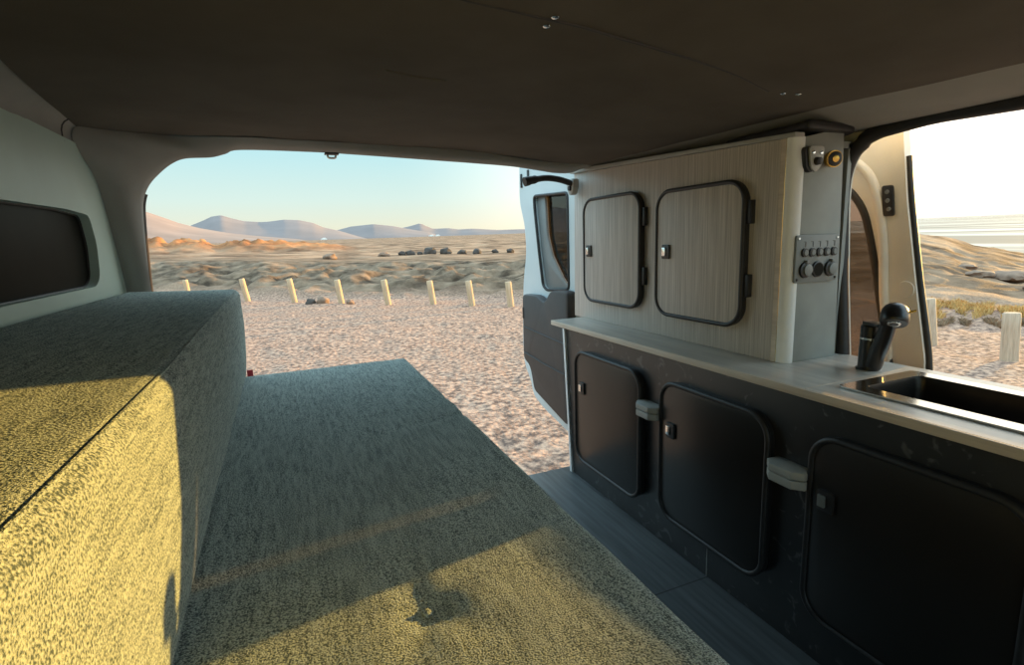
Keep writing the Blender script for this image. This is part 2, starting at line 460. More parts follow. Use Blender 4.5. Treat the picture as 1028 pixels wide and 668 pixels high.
# trim around the rear door opening
pair = [((-.449, 1.93, .30), (-.388, 1.86, .30)), ((-.449, 1.90, .60), (-.388, 1.86, .60)), ((-.449, 1.862, .80), (-.387, 1.856, .80)), ((-.449, 1.836, .902), (-.384, 1.85, .90)), ((-.449, 1.781, 1.052), (-.377, 1.85, 1.03)),
        ((-.449, 1.74, 1.125), (-.369, 1.85, 1.085)), ((-.449, 1.67, 1.17), (-.350, 1.85, 1.125)), ((-.453, 1.63, 1.205), (-.318, 1.85, 1.160)), ((-.440, 1.64, 1.240), (-.285, 1.85, 1.186)), ((-.385, 1.70, 1.250), (-.25, 1.85, 1.200)),
        ((-.27, 1.785, 1.25), (-.184, 1.85, 1.205)), ((-.15, 1.77, 1.25), (-.145, 1.85, 1.216)), ((-.07, 1.76, 1.25), (-.10, 1.85, 1.229)), ((.10, 1.775, 1.25), (.10, 1.85, 1.229)), ((.25, 1.79, 1.25), (.25, 1.85, 1.224)), ((.48, 1.81, 1.252), (.48, 1.85, 1.214)),
        ((.66, 1.81, 1.24), (.66, 1.85, 1.206)), ((.80, 1.81, 1.222), (.80, 1.85, 1.198)), ((.92, 1.805, 1.212), (.92, 1.85, 1.184)), ((1.00, 1.80, 1.207), (.98, 1.85, 1.178)), ((1.06, 1.79, 1.206), (1.04, 1.85, 1.180)), ((1.10, 1.79, 1.207), (1.085, 1.85, 1.194)), ((1.15, 1.79, 1.208), (1.13, 1.85, 1.202)), ((1.30, 1.79, 1.209), (1.28, 1.85, 1.202))]
A = smooth_path([p[0] for p in pair], 5); B = smooth_path([p[1] for p in pair], 5)
rows = []
for a, c in zip(A, B):
    row = []
    for k in range(9):
        t = k / 8; q = a.lerp(c, t); s = math.sin(math.pi * t)
        cen = Vector((.4, q.y, .9)); d = (cen - q); d.normalize()
        q = q + d * (.010 * s) + Vector((0, -.012 * s, 0)); row.append(q)
    row.append(Vector((c.x - (.012 if c.x < 0 else 0), 1.875, c.z + .012)))
    row.append(Vector((c.x - (.05 if c.x < 0 else 0), 1.90, c.z + .03)))
    rows.append(row)
mb = MB().sheet(rows)
# outer skin over the header, so that no light comes in above the trim
mb.sheet([[(p[0].x, p[0].y - .03, 1.33) for p in rows and [(r[0],) for r in rows]], [(r[0].x, 1.92, 1.33) for r in rows], [r[-1] for r in rows]])
t2 = struct(mb, 'trim_2', M['trim'], angle=60)
MB().tube([(c.x - .010, 1.882, c.z) for c in B[:28]], .009, 8).build('door_seal', M['rubber'], t2)

# right body side with the sliding-door opening; opening follows a rounded outline
ap = [(-.75, .10), (.80, .10), (.86, .16), (.895, .40), (.914, .60), (.934, .80), (.948, 1.00), (.945, 1.07), (.925, 1.125), (.875, 1.152), (.75, 1.163), (.55, 1.155), (.2, 1.15), (-.75, 1.14)]
ap = round_poly(ap, .035, 4)
mb = MB(); mb.plate_hole([(Y0, -.10), (2.09, -.10), (2.09, 1.46), (Y0, 1.46)], ap, 0, 1.352, 1.364)
struct(mb, 'wall_right', M['beige'])
# inner rail from the ceiling down to the opening
rows = []
for j in range(60):
    y = Y0 + (1.80 - Y0) * j / 59
    a = Vector((xr(y) - .004, y, zc(xr(y), y) + .004)); c = Vector((1.345, y, 1.168))
    row = []
    for k in range(9):
        t = k / 8; q = a.lerp(c, t); q.z -= .010 * math.sin(math.pi * t); row.append(q)
    row.append(Vector((1.353, y, 1.30)))
    rows.append(row)
struct(MB().sheet(rows), 'trim_3', M['trim'], angle=60)
sealpts = [p for p in ap]
seal = MB().tube([(1.340, p[0] + (.008 if p[0] > .5 else 0), p[1] + (.006 if p[1] > .6 and p[0] < .9 else 0)) for p in sealpts], .018, 10, closed=True)
t4 = struct(seal, 'trim_4', M['rubber'])
# pillar panel behind the cupboard end, beside the seal
struct(MB().box(1.335, 1.351, .985, 1.90, 0, 1.16, .003), 'trim_5', M['rubber'])

# ------------------------------------------------------------------ bed
ZB = .5375
bed = empty('bed', (.1, .6, 0), 'low fixed bed with one long grey-green boucle mattress running to the open rear doors', 'bed')
MB().box(-.44, .33, Y0 + .05, 1.785, 0.0, .43, .006).build('bed_base', M['dark_board'], bed)
x0, x1 = -.44, .345
def bed_z(x, y):
    z = ZB
    # tuft with radial folds
    dx, dy = x - .10, y - .51; d = math.hypot(dx, dy); an = math.atan2(dy, dx)
    z -= .007 * math.exp(-(d / .03) ** 2)
    z += .0011 * math.cos(5 * an + .6) * math.exp(-((d - .05) / .045) ** 2)
    # dent left of the tuft and slack along the right edge
    z += .0015 * noise.noise((x * 4, y * 2.5, 3.3)) + .0005 * noise.noise((x * 14, y * 6, 9.))
    # crease where the two halves meet, fading from the right edge
    k = sstep(.12, .36, x)
    z -= .008 * k * math.exp(-((y - 1.14 - .25 * (x - .36)) / .012) ** 2)
    z -= .004 * k * math.exp(-((y - 1.30 - .5 * (x - .36)) / .02) ** 2)
    z += .003 * k * math.exp(-((y - 1.22 - .4 * (x - .36)) / .02) ** 2)
    z += .0012 * sstep(.2, .3, x) * math.sin(26 * y + 40 * x) * sstep(.9, .6, y)
    return z
ys = [Y0 + .05 + (1.792 - Y0 - .05) * j / 190 for j in range(191)]
rows = []
RAD = .016
for y in ys:
    row = []
    for i in range(71):
        x = x0 + (x1 - RAD - x0) * i / 70
        row.append(Vector((x, y, bed_z(x, y))))
    zt = row[-1].z
    for k in range(1, 7):
        t = R(90 * k / 6); row.append(Vector((x1 - RAD + RAD * math.sin(t), y, zt - RAD + RAD * math.cos(t))))
    row.append(Vector((x1, y, .47))); row.append(Vector((x1 - .004, y, .4315)))
    rows.append(row)
last = rows[-1]
for k in range(1, 5):
    t = R(90 * k / 4); rows.append([Vector((p.x, 1.792 + .008 * math.sin(t), p.z - (.008 * (1 - math.cos(t)) if p.z > .5 else 0))) for p in last])
rows.append([Vector((p.x, 1.80, .4315)) for p in last])
mat_o = MB().sheet(rows).build('mattress', M['fabric'], bed, angle=70)
zt = bed_z(.10, .51)
MB().tube([(.10, .51, zt + .001), (.10, .51, zt + .004), (.10, .51, zt + .0055)], [.006, .005, .001], 12).build('tuft_button', M['fabric'], mat_o)
MB().box(-.157, -.140, 1.801, 1.803, .52, .556, .0005).build('pull_tab', M['pink'], bed)

# long bolster block along the left wall
YB = [(Y0 + .05, -.135, -.110), (.26, -.137, -.120), (.64, -.142, -.120), (1.0, -.149, -.130), (1.71, -.158, -.147), (1.795, -.160, -.149)]
rows = []
NB = 150
ZBt = .812
for j in range(NB + 1):
    y = Y0 + .05 + (1.795 - Y0 - .05) * j / NB
    xb = lerp_table([(a, b) for a, b, c in YB], y); xt = lerp_table([(a, c) for a, b, c in YB], y)
    n1 = .003 * noise.noise((y * 3, 1, 2)); row = []
    e = sstep(1.795, 1.75, y)                       # soft end
    r = .022
    row.append(Vector((-.444, y, .543)))
    row.append(Vector((-.444, y, ZBt - .03)))
    for k in range(4):
        t = R(90 * k / 3); row.append(Vector((-.429 - .015 * math.cos(t), y, ZBt - .010 + .015 * math.sin(t) + .005)))
    for k in range(1, 14):
        x = -.429 + (xt - r + .429) * k / 14
        row.append(Vector((x, y, ZBt + .010 * (1 - k / 14) + .0008 * noise.noise((x * 6, y * 4, 0)))))
    for k in range(8):
        t = R(90 * k / 7); row.append(Vector((xt - r + r * math.sin(t), y, ZBt - r + r * math.cos(t))))
    for k in range(1, 13):
        t = k / 12
        row.append(Vector((xt + (xb - xt) * t + .006 * math.sin(math.pi * t) + .002 * noise.noise((y * 5, t * 3, 7)), y, ZBt - r + (.543 - ZBt + r) * t)))
    rows.append(row)
cen = Vector((-.29, 0, .67))
last = rows[-1]
for sc, yy in ((.985, 1.802), (.95, 1.808), (.85, 1.811), (.5, 1.812), (.02, 1.812)):
    rows.append([Vector((cen.x + (p.x - cen.x) * sc, yy, cen.z + (p.z - cen.z) * sc)) for p in last])
bol = empty('bolster', (-.29, .6, .53), 'tall upholstered grey-green boucle block along the left wall, sunlit at its near end', 'cushion')
blo = MB().sheet(rows, closed=True).build('cover', M['fabric'], bol, angle=70)
pp = []
for j in range(NB + 1):
    y = Y0 + .06 + (1.785 - Y0 - .06) * j / NB
    pp.append((lerp_table([(a, c) for a, b, c in YB], y) - .022 + .022 * math.sin(R(32)), y, ZBt - .022 + .022 * math.cos(R(32)) + .0002))
MB().tube(pp, .0016, 6).build('piping', M['fabric'], bol)

# ------------------------------------------------------------------ lower cabinet
XF = .973
cab = empty('kitchen_cabinet', (1.15, .6, 0), 'long low matt black kitchen cabinet with three round-cornered doors under the worktop', 'cabinet')
CY1 = 1.755
poly = [(Y0 + .1, 0), (1.74, 0), (1.785, .581), (Y0 + .1, .581)]
# carcass as front board, end board, back and bottom (open behind the doors only to the inside)
MB().prism(poly, 0, XF, XF + .018, .001).build('front_board', M['dark_board'], cab)
mb = MB(); mb.prism([(XF + .019, 1.72), (1.33, 1.72), (1.33, 1.735), (XF + .019, 1.735)], 2, 0, .58)
mb.box(1.30, 1.33, .93, 1.715, 0, .58); mb.box(XF + .019, 1.33, Y0 + .1, Y0 + .115, 0, .58); mb.box(1.30, 1.33, Y0 + .12, .92, 0, .58)
mb.build('carcass', M['dark_board'], cab)
MB().prism([(1.742, 0), (1.756, 0), (1.801, .581), (1.787, .581)], 0, XF - .008, XF + .014, .002).build('edge_profile', M['alu'], cab)
# vertical joint of the front board
MB().box(XF - .0012, XF, 1.003, 1.005, .0, .115).build('joint_and_sun_strip', M['bracket'], cab)
def cab_door(x, y0, y1, z0, z1, r, mat, th, parent, name='door', rimr=.007):
    """slab with black edge, inset face and rubber rim; the front is at x"""
    d = MB().prism(rr(y0, y1, z0, z1, r), 0, x + .003, x + th, .002).build(name, M['black'], parent)
    MB().prism(rr(y0 + .006, y1 - .006, z0 + .006, z1 - .006, r - .006), 0, x, x + .006, .0008).build('face_panel', mat, d)
    MB().tube([(x + .002, a, b) for a, b in rr(y0 + .004, y1 - .004, z0 + .004, z1 - .004, r - .004)], rimr, 10, closed=True).build('rim', M['rubber'], d)
    return d
def latch(x, yc, z, parent, lit=True, s=1., btn=None):
    l = MB().prism(rr(yc - .017 * s, yc + .017 * s, z - .022 * s, z + .022 * s, .004 * s, 4), 0, x - .006, x + .001, .001).build('latch', M['black'], parent)
    # latch plate with a square push button
    MB().prism(rr(yc - .002 * s, yc + .014 * s, z - .013 * s, z + .013 * s, .002 * s, 3), 0, x - .0095, x - .0055, .0008).build('push_button', btn or M['chrome'], parent)
XD = .952
for y0, y1, z0, z1, ly in ((1.28, 1.684, .088, .519, 1.628), (.808, 1.186, .104, .522, 1.135), (.342, .707, .112, .524, .664)):
    d = cab_door(XD, y0, y1, z0, z1, .060, M['dark_door'], .0205, cab)
    latch(XD, ly, .382 if ly > 1 else .388, d, btn=M['panelgrey'] if ly < 1 else None)
# two grey folding-catch blocks on the front
for yc, z in ((1.236, .413), (.755, .411)):
    hexa = [(XF - .001, yc - .048), (.940, yc - .050), (.922, yc - .030), (.922, yc + .025), (.940, yc + .045), (XF - .001, yc + .043)]
    mb = MB(); mb.prism(hexa, 2, z + .003, z + .021, .003)
    b = mb.build('catch_block', M['bracket'], cab)
    MB().prism([(a + .001, c) for a, c in hexa], 2, z - .019, z + .001, .003).build('lower_block', M['bracket'], b)

# ------------------------------------------------------------------ worktop with cut-out, sink and tap
ZW = .602
wt = empty('worktop', (1.15, .7, .583), 'long laminate worktop with pale edge band over the black kitchen cabinet', 'worktop')
so = rr(1.052, 1.272, .0, .705, .02, 5)
mb = MB(); mb.plate_hole([(.970, Y0 + .1), (1.336, Y0 + .1), (1.336, 1.895), (.970, 1.895)], so, 2, .5835, ZW)
mb.build('top_panel', M['top'], wt)
MB().box(.963, .970, Y0 + .1, 1.895, .5835, ZW, .0015).build('edge_band', M['edge'], wt)
# pale strip across the worktop: a stripe of sunlight put in as colour
MB().box(.971, 1.30, .7405, .7425, ZW, ZW + .0006).build('joint_and_sun_strip', M['edge'], wt)
sink = empty('sink', (1.16, .35, .602), 'long rectangular dark steel sink with polished rim let into the worktop', 'sink')
ri = rr(1.072, 1.252, .03, .685, .018, 5)
MB().plate_hole(rr(1.035, 1.285, -.01, .718, .012, 5), ri, 2, ZW + .0008, ZW + .0045).build('rim', M['rim'], sink)
rows = []
for inset, z in ((0, ZW + .0045), (.002, ZW - .004), (.004, ZW - .03), (.008, ZW - .10), (.016, ZW - .128), (.03, ZW - .136)):
    rows.append([Vector((a, b, z)) for a, b in rr(1.072 + inset, 1.252 - inset, .03 + inset, .685 - inset, .018, 5)])
mb = MB().sheet(rows, closed=True)
n = len(rows[0]); mb.add(rows[-1], [tuple(range(n))])
mb.build('basin', M['sink'], sink)
MB().tube([(1.162, .36, ZW - .1355), (1.162, .36, ZW - .133), (1.162, .36, ZW - .1325)], [.03, .029, .005], 20).build('drain', M['chrome'], sink)
tap = empty('tap', (1.232, .783, ZW), 'matt black mixer tap with dome-shaped pull-out head beside the sink', 'tap')
bx, by = 1.232, .783
MB().tube([(bx, by, ZW + .0005), (bx, by, ZW + .004), (bx, by, ZW + .005), (bx, by, ZW + .072)], [.025, .025, .0215, .0205], 24).build('body', M['satin'], tap)
MB().tube([(bx, by, ZW + .0722), (bx, by, ZW + .0765)], .0208, 24).build('ring', M['chrome'], tap)
lev = MB().tube([(bx, by, ZW + .0768), (bx - .002, by, ZW + .104), (bx - .003, by, ZW + .111)], [.0208, .0195, .012], 24)
lev.prism(round_poly([(bx + .012, by + .014), (bx - .012, by + .016), (bx - .030, by - .035), (bx - .012, by - .050), (bx + .012, by - .012)], .008, 4), 2, ZW + .106, ZW + .1135, .0015)
lev.build('lever', M['satin'], tap)
hx, hy, hz = 1.2, .715, ZW + .140
MB().tube([(bx - .006, by - .016, ZW + .012), (bx - .012, by - .028, ZW + .05), (bx - .022, by - .046, ZW + .092), (hx + .002, hy + .010, hz - .012)], [.0175, .018, .0165, .0155], 20).build('spout', M['satin'], tap)
# dome head facing down and forward
ax = Vector((-.47, -.28, -.84)).normalized()
hp = [(-.026, .002), (-.0255, .008), (-.023, .0145), (-.018, .0205), (-.010, .0248), (0, .0265), (.012, .0265), (.020, .0255), (.022, .0235)]
C0 = Vector((hx, hy, hz))
hd = MB().tube([C0 + ax * a for a, r in hp], [r for a, r in hp], 28).build('spray_head', M['satin'], tap)
MB().tube([C0 + ax * .0222, C0 + ax * .0236], [.0125, .0115], 24).build('aerator', M['chrome'], hd)
MB().tube([C0 + ax * .0237, C0 + ax * .0243], [.0085, .008], 24).build('nozzle', M['satin'], hd)
MB().tube([C0 + Vector((.016, -.019, .006)), C0 + Vector((.024, -.028, .010))], [.0028, .003], 12).build('pin', M['brass'], hd)

# ------------------------------------------------------------------ upper cupboard
XU = 1.11
cup = empty('wall_cupboard', (1.22, 1.4, ZW), 'tall ash-grain wall cupboard with two black-rimmed doors standing on the worktop', 'cupboard')
def ztop(y): return 1.143 + (1.190 - 1.143) * (y - .91) / (1.955 - .91)
zb0 = ZW + .0005
MB().prism([(.952, zb0), (1.955, zb0), (1.945, ztop(1.945)), (.952, ztop(.952))], 0, XU, XU + .016, .0008).build('front_panel', M['ash'], cup)
mb = MB(); mb.prism([(1.14, zb0), (1.296, zb0), (1.284, .9), (1.272, 1.172), (1.14, 1.145)], 1, .912, .926, .001)
mb.build('end_panel', M['grey_board'], cup)
mb = MB(); mb.prism([(1.945, zb0), (1.952, ztop(1.94)), (1.932, ztop(1.94)), (1.93, zb0)], 0, XU + .017, 1.33)
mb.prism([(.93, ztop(.93) - .016), (1.925, ztop(1.925) - .016), (1.925, ztop(1.925)), (.93, ztop(.93))], 0, XU + .017, 1.33)
mb.box(1.318, 1.331, .93, 1.925, zb0, 1.14)
mb.build('carcass', M['grey_board'], cup)
# corner profile: beige strip, gold line, white rounded post
def col(poly, name, mat): MB().prism(poly, 2, zb0, 1.1445, 0).build(name, mat, cup)
col([(XU - .001, .951), (XU - .001, .936), (XU + .014, .936), (XU + .014, .951)], 'corner_strip', M['edge'])
MB().box(XU - .0015, XU + .010, .9345, .9358, zb0, 1.1445).build('corner_line', M['brass'], cup)
q = [(XU + .026 - .028 * math.cos(R(a)), .934 - .026 * math.sin(R(a))) for a in range(0, 91, 10)]
col(q + [(XU + .029, .935)], 'corner_post', M['alu'])
# cap board on top, darker at its padded front end
MB().prism([(.905, ztop(.905) + .001), (1.962, ztop(1.962) + .001), (1.962, ztop(1.962) + .017), (1.70, ztop(1.70) + .015), (.905, ztop(.905) + .010)], 0, XU - .012, 1.13, .002).build('cap_board', M['bracket'], cup)
mb = MB(); mb.prism(round_poly([(1.115, .885), (1.290, .895), (1.318, .93), (1.318, 1.10), (1.131, 1.16), (1.131, .95)], .02, 5), 2, 1.158, 1.178, .006)
mb.build('padded_end', M['rubber'], cup)
for y0, y1, z0, z1, ly in ((1.473, 1.842, .680, 1.078, 1.797), (1.034, 1.390, .676, 1.066, 1.337)):
    d = cab_door(XU - .020, y0, y1, z0, z1, .060, M['ash'], .0195, cup, rimr=.0065)
    latch(XU - .020, ly, .878, d)
    for z in (z0 + .085, z1 - .115):
        MB().box(XU - .016, XU - .0005, y0 - .016, y0 - .001, z, z + .06, .002).build('hinge', M['black'], d)

# switch panel on the cupboard's end
YE = .911
sw = empty('switch_panel', (1.2, .908, .86), 'grey switch panel with five round buttons and two sockets on the cupboard end', 'switch panel')
px0, px1, pz0, pz1 = 1.122, 1.272, .803, .918
MB().prism(rr(px0, px1, pz0, pz1, .006, 4), 1, YE - .0065, YE, .0015).build('face_plate', M['panelgrey'], sw)
for k in range(5):
    x = px0 + .028 + k * .0255; z = .876
    MB().tube([(x, YE - .006, z), (x, YE - .011, z), (x, YE - .0115, z)], [.0108, .0105, .0085], 20).build('push_button', M['black'], sw)
    MB().tube([(x + .001, YE - .0112, z), (x + .001, YE - .0128, z)], [.0072, .0066], 18).build('button_cap', M['panelgrey'], sw)
    mb = MB().box(x - .004, x + .004, YE - .0073, YE - .0062, .9015, .9025); mb.box(x + .003, x + .004, YE - .0073, YE - .0062, .889, .9015)
    mb.build('marking_line', M['black'], sw)
for k, x in enumerate((px0 + .032, px1 - .030)):
    s = MB().tube([(x, YE - .006, .834), (x, YE - .012, .834), (x, YE - .013, .834)], [.0195, .019, .0165], 24).build('socket', M['black'], sw)
    MB().tube([(x + .003, YE - .0125, .834), (x + .003, YE - .0165, .834), (x + .003, YE - .0175, .834)], [.0145, .014, .011], 22).build('socket_cap', M['panelgrey'], s)
    MB().box(x - .003, x + .004, YE - .016, YE - .006, .850, .8575, .001).build('cap_tab', M['panelgrey'], s)
x = (px0 + px1) / 2
v = MB().tube([(x, YE - .006, .834), (x, YE - .011, .834), (x, YE - .012, .834)], [.0195, .019, .017], 26).build('voltmeter', M['black'], sw)
MB().tube([(x, YE - .0119, .834), (x, YE - .0126, .834)], .0162, 26).build('display_glass', M['glassdark'], v)
for x, z in ((px0 + .008, pz1 - .008), (px1 - .008, pz1 - .008), (px0 + .008, pz0 + .008), (px1 - .008, pz0 + .008)):
    MB().tube([(x, YE - .006, z), (x, YE - .0085, z)], [.0035, .003], 10).build('screw', M['chrome'] if z > .86 else M['black'], sw)

# bracket and brass reading lamp on the same end
br = empty('rail_bracket', (1.155, .905, 1.09), 'grey bracket plate with two screws and black knob beside the brass lamp', 'bracket')
sh = round_poly([(1.132, 1.122), (1.182, 1.124), (1.182, 1.098), (1.170, 1.072), (1.156, 1.062), (1.140, 1.074)], .012, 5)
MB().prism([(a - .008, b - .001) for a, b in sh], 1, .899, YE, .002).build('back_block', M['black'], br)
MB().prism([(a, b) for a, b in sh], 1, .8925, .8985, .0015).build('plate', M['bracket'], br)
for x in (1.144, 1.170):
    MB().tube([(x, .8925, 1.107), (x, .890, 1.107), (x, .8895, 1.107)], [.0048, .004, .001], 14).build('screw', M['chrome'], br)
MB().tube([(1.157, .8925, 1.088), (1.156, .8825, 1.087), (1.156, .881, 1.087)], [.0095, .0085, .005], 18).build('knob', M['rubber'], br)
la = empty('reading_lamp', (1.215, .90, 1.105), 'small round brass reading lamp on the cupboard end next to the door opening', 'lamp')
lp = [(.9105, .013), (.903, .013), (.900, .0205), (.884, .0205), (.8825, .019)]
ld = Vector((-.35, -1, -.1)).normalized(); lo = Vector((1.222, .905, 1.096))
MB().tube([(1.222, .9108, 1.096), (1.222, .905, 1.096)], [.014, .012], 20).build('mount', M['brass'], la)
MB().tube([lo, lo + ld * .003, lo + ld * .014, lo + ld * .0155, lo + ld * .012], [.014, .0195, .0195, .018, .016], 28).build('housing', M['brass'], la)
MB().tube([lo + ld * .0105, lo + ld * .0158, lo + ld * .0163], [.0172, .0172, .0165], 24).build('bezel', M['black'], la)
MB().tube([lo + ld * .0160, lo + ld * .0185, lo + ld * .019], [.0085, .008, .004], 20).build('lens_ring', M['brass'], la)

# black tube and bracket at the cupboard's far corner
ar = empty('rail_end', (1.0, 1.90, 1.15), 'curved black tube fixed to a small bracket at the far top corner of the cupboard', 'bracket')
MB().tube(smooth_path([(.865, 1.90, 1.150), (.90, 1.90, 1.158), (.96, 1.90, 1.166), (1.02, 1.90, 1.160), (1.075, 1.905, 1.146), (1.098, 1.91, 1.140)], 5), [.018] * 4 + [.016] * 3 + [.012] * 12 + [.011] * 7, 14).build('tube', M['rubber'], ar)
MB().prism(round_poly([(1.885, 1.165), (1.94, 1.165), (1.94, 1.13), (1.92, 1.10), (1.90, 1.105), (1.885, 1.13)], .012, 5), 0, 1.072, 1.0975, .002).build('bracket_plate', M['bracket'], ar)
MB().tube([(1.072, 1.912, 1.128), (1.064, 1.912, 1.128)], [.010, .009], 16).build('knob', M['rubber'], ar)
# striker of the rear door lock under the header
st = empty('lock_striker', (.16, 1.84, 1.225), 'small metal lock striker loop under the rear header, above the desert view', 'striker')
MB().box(.138, .182, 1.835, 1.865, 1.2225, 1.2275, .002).build('base_plate', M['black'], st)
MB().tube(smooth_path([(.147, 1.85, 1.223), (.149, 1.85, 1.214), (.16, 1.85, 1.212), (.171, 1.85, 1.214), (.173, 1.85, 1.223)], 5), .0035, 10).build('loop', M['chrome'], st)

# ------------------------------------------------------------------ sliding door (pushed back outside the body)
sd = empty('sliding_door', (1.46, 1.3, .1), 'open cream sliding side door with dark window, seen beyond the cupboard end', 'van door')
win = round_poly([(1.75, .50), (.850, .50), (.893, .68), (.919, .80), (.944, .90), (.968, .98), (1.02, 1.045), (1.10, 1.06), (1.75, 1.06)], .05, 6)
out = [(1.95, -.05), (.755, -.05), (.775, .45), (.786, .60), (.826, .80), (.863, 1.00), (.886, 1.17), (.901, 1.24), (1.95, 1.24)]
out = round_poly(out, .012, 3)
mb = MB(); mb.plate_hole(out, win, 0, 1.452, 1.478)
mb.build('door_shell', M['beige'], sd)
MB().tube([(1.452, a, b) for a, b in win], .010, 10, closed=True).build('window_seal', M['rubber'], sd)
MB().prism(win, 0, 1.464, 1.468).build('window_pane', M['tintdark'], sd)
# raised flange beside the window
fl = smooth_path([(1.452, .865, .30), (1.452, .870, .56), (1.452, .895, .74), (1.452, .912, .90), (1.452, .935, 1.01), (1.452, .975, 1.085), (1.452, 1.05, 1.115), (1.452, 1.3, 1.12)], 6)
MB().tube(fl, .012, 12).build('flange', M['beige'], sd)
MB().tube(smooth_path([(1.466, .771, .45), (1.466, .783, .60), (1.466, .823, .80), (1.466, .860, 1.00), (1.466, .876, 1.105)], 5), .008, 10).build('edge_seal', M['rubber'], sd)
lt = MB().prism(round_poly([(.924, 1.037), (.896, 1.037), (.886, .958), (.914, .958)], .007, 4), 0, 1.445, 1.452, .0015).build('latch_plate', M['black'], sd)
for y, z in ((.908, 1.020), (.905, .998), (.900, .976)):
    MB().tube([(1.4455, y, z), (1.443, y, z)], [.006, .005], 12).build('bolt', M['panelgrey'], lt)
MB().tube([(1.452, .845, .77), (1.4495, .845, .77)], [.022, .021], 24).build('plug', M['beige'], sd)

# ------------------------------------------------------------------ rear door (right leaf, open)
rd = empty('rear_door', (1.19, 2.3, 0), 'right-hand rear door standing open, pale painted with tinted window and dark lower panel', 'van door')
op = [(2.04, 1.44), (2.60, 1.44), (2.62, 1.31), (2.63, 1.13), (2.57, 1.00), (2.56, .86), (2.605, .72), (2.63, .55), (2.64, .33), (2.625, .24), (2.545, .16), (2.52, .09), (2.40, .05), (2.10, .0), (2.04, .0)]
op = round_poly(op, .05, 4)
wp = round_poly([(2.10, 1.13), (2.45, 1.145), (2.445, 1.08), (2.405, .86), (2.37, .70), (2.33, .68), (2.10, .70)], .025, 4)
mb = MB(); mb.plate_hole(op, wp, 0, 1.165, 1.215)
mb.build('door_shell', M['white'], rd)
MB().tube([(1.165, a, b) for a, b in wp], .007, 10, closed=True).build('window_seal', M['rubber'], rd)
MB().prism(wp, 0, 1.20, 1.206).build('window_pane', M['tint'], rd)
# dark curved inner pillar at the window's outer side
MB().prism(round_poly([(2.45, 1.14), (2.36, 1.14), (2.345, .95), (2.30, .85), (2.19, .74), (2.12, .70), (2.12, .685), (2.36, .685), (2.41, .86)], .02, 4), 0, 1.180, 1.196, .003).build('inner_pillar', M['panelgrey'], rd)
cp = round_poly([(2.03, .70), (2.14, .695), (2.20, .69), (2.27, .625), (2.36, .655), (2.525, .648), (2.535, .30), (2.455, .27), (2.41, .15), (2.05, .065)], .03, 5)
mb = MB(); mb.prism(cp, 0, 1.115, 1.1645, .012)
card = mb.build('door_card', M['card'], rd)
for z0, z1 in ((.475, .455), (.335, .310)):
    MB().tube([(1.114, 2.51, z0), (1.114, 2.30, z1 + .01), (1.114, 2.06, z1)], .004, 8).build('card_crease', M['black'], card)
MB().box(1.112, 1.116, 2.505, 2.52, .52, .58, .002).build('lock_slot', M['black'], card)
mb = MB()
for z in (1.225, 1.245): mb.box(1.158, 1.166, 2.555, 2.575, z - .03, z + .03, .002)
MB().box(1.158, 1.166, 2.585, 2.60, 1.20, 1.27, .002).build('buffer', M['rubber'], rd)
MB().box(1.158, 1.166, 2.50, 2.515, 1.22, 1.28, .002).build('buffer', M['rubber'], rd)

# ------------------------------------------------------------------ the land outside
TILT = .0122                         # the van stands nose-up: level ground rises towards the rear
def azd(x, y): return math.degrees(math.atan2(x, y)), math.hypot(x, y)
def gnd(d): return -.55 + TILT * d
GE = [(-40, -3.3), (-11.3, -3.94), (-.42, -5.12), (10.45, -5.73), (23.4, -6.32), (45, -7.6), (61.5, -8.6), (63.5, -8.31), (67.5, -8.2), (85, -7.6), (130, -7)]
CR = [(-40, -.6), (-11, -.73), (-3.6, -1.09), (5.7, -1.72), (16, -1.94), (23.5, -2.2), (40, -1.5), (58, -.45), (60.5, -.75), (62.2, -1.13), (64.1, -1.95), (65.4, -2.25), (67, -2.75), (72, -3.6), (90, -4.2), (130, -4.2)]
def ge_d(az): return 1.48 / (math.tan(R(-lerp_table(GE, az))) + TILT)
SEA0 = -6.
def sea_z(d): return SEA0 + TILT * .93 * d
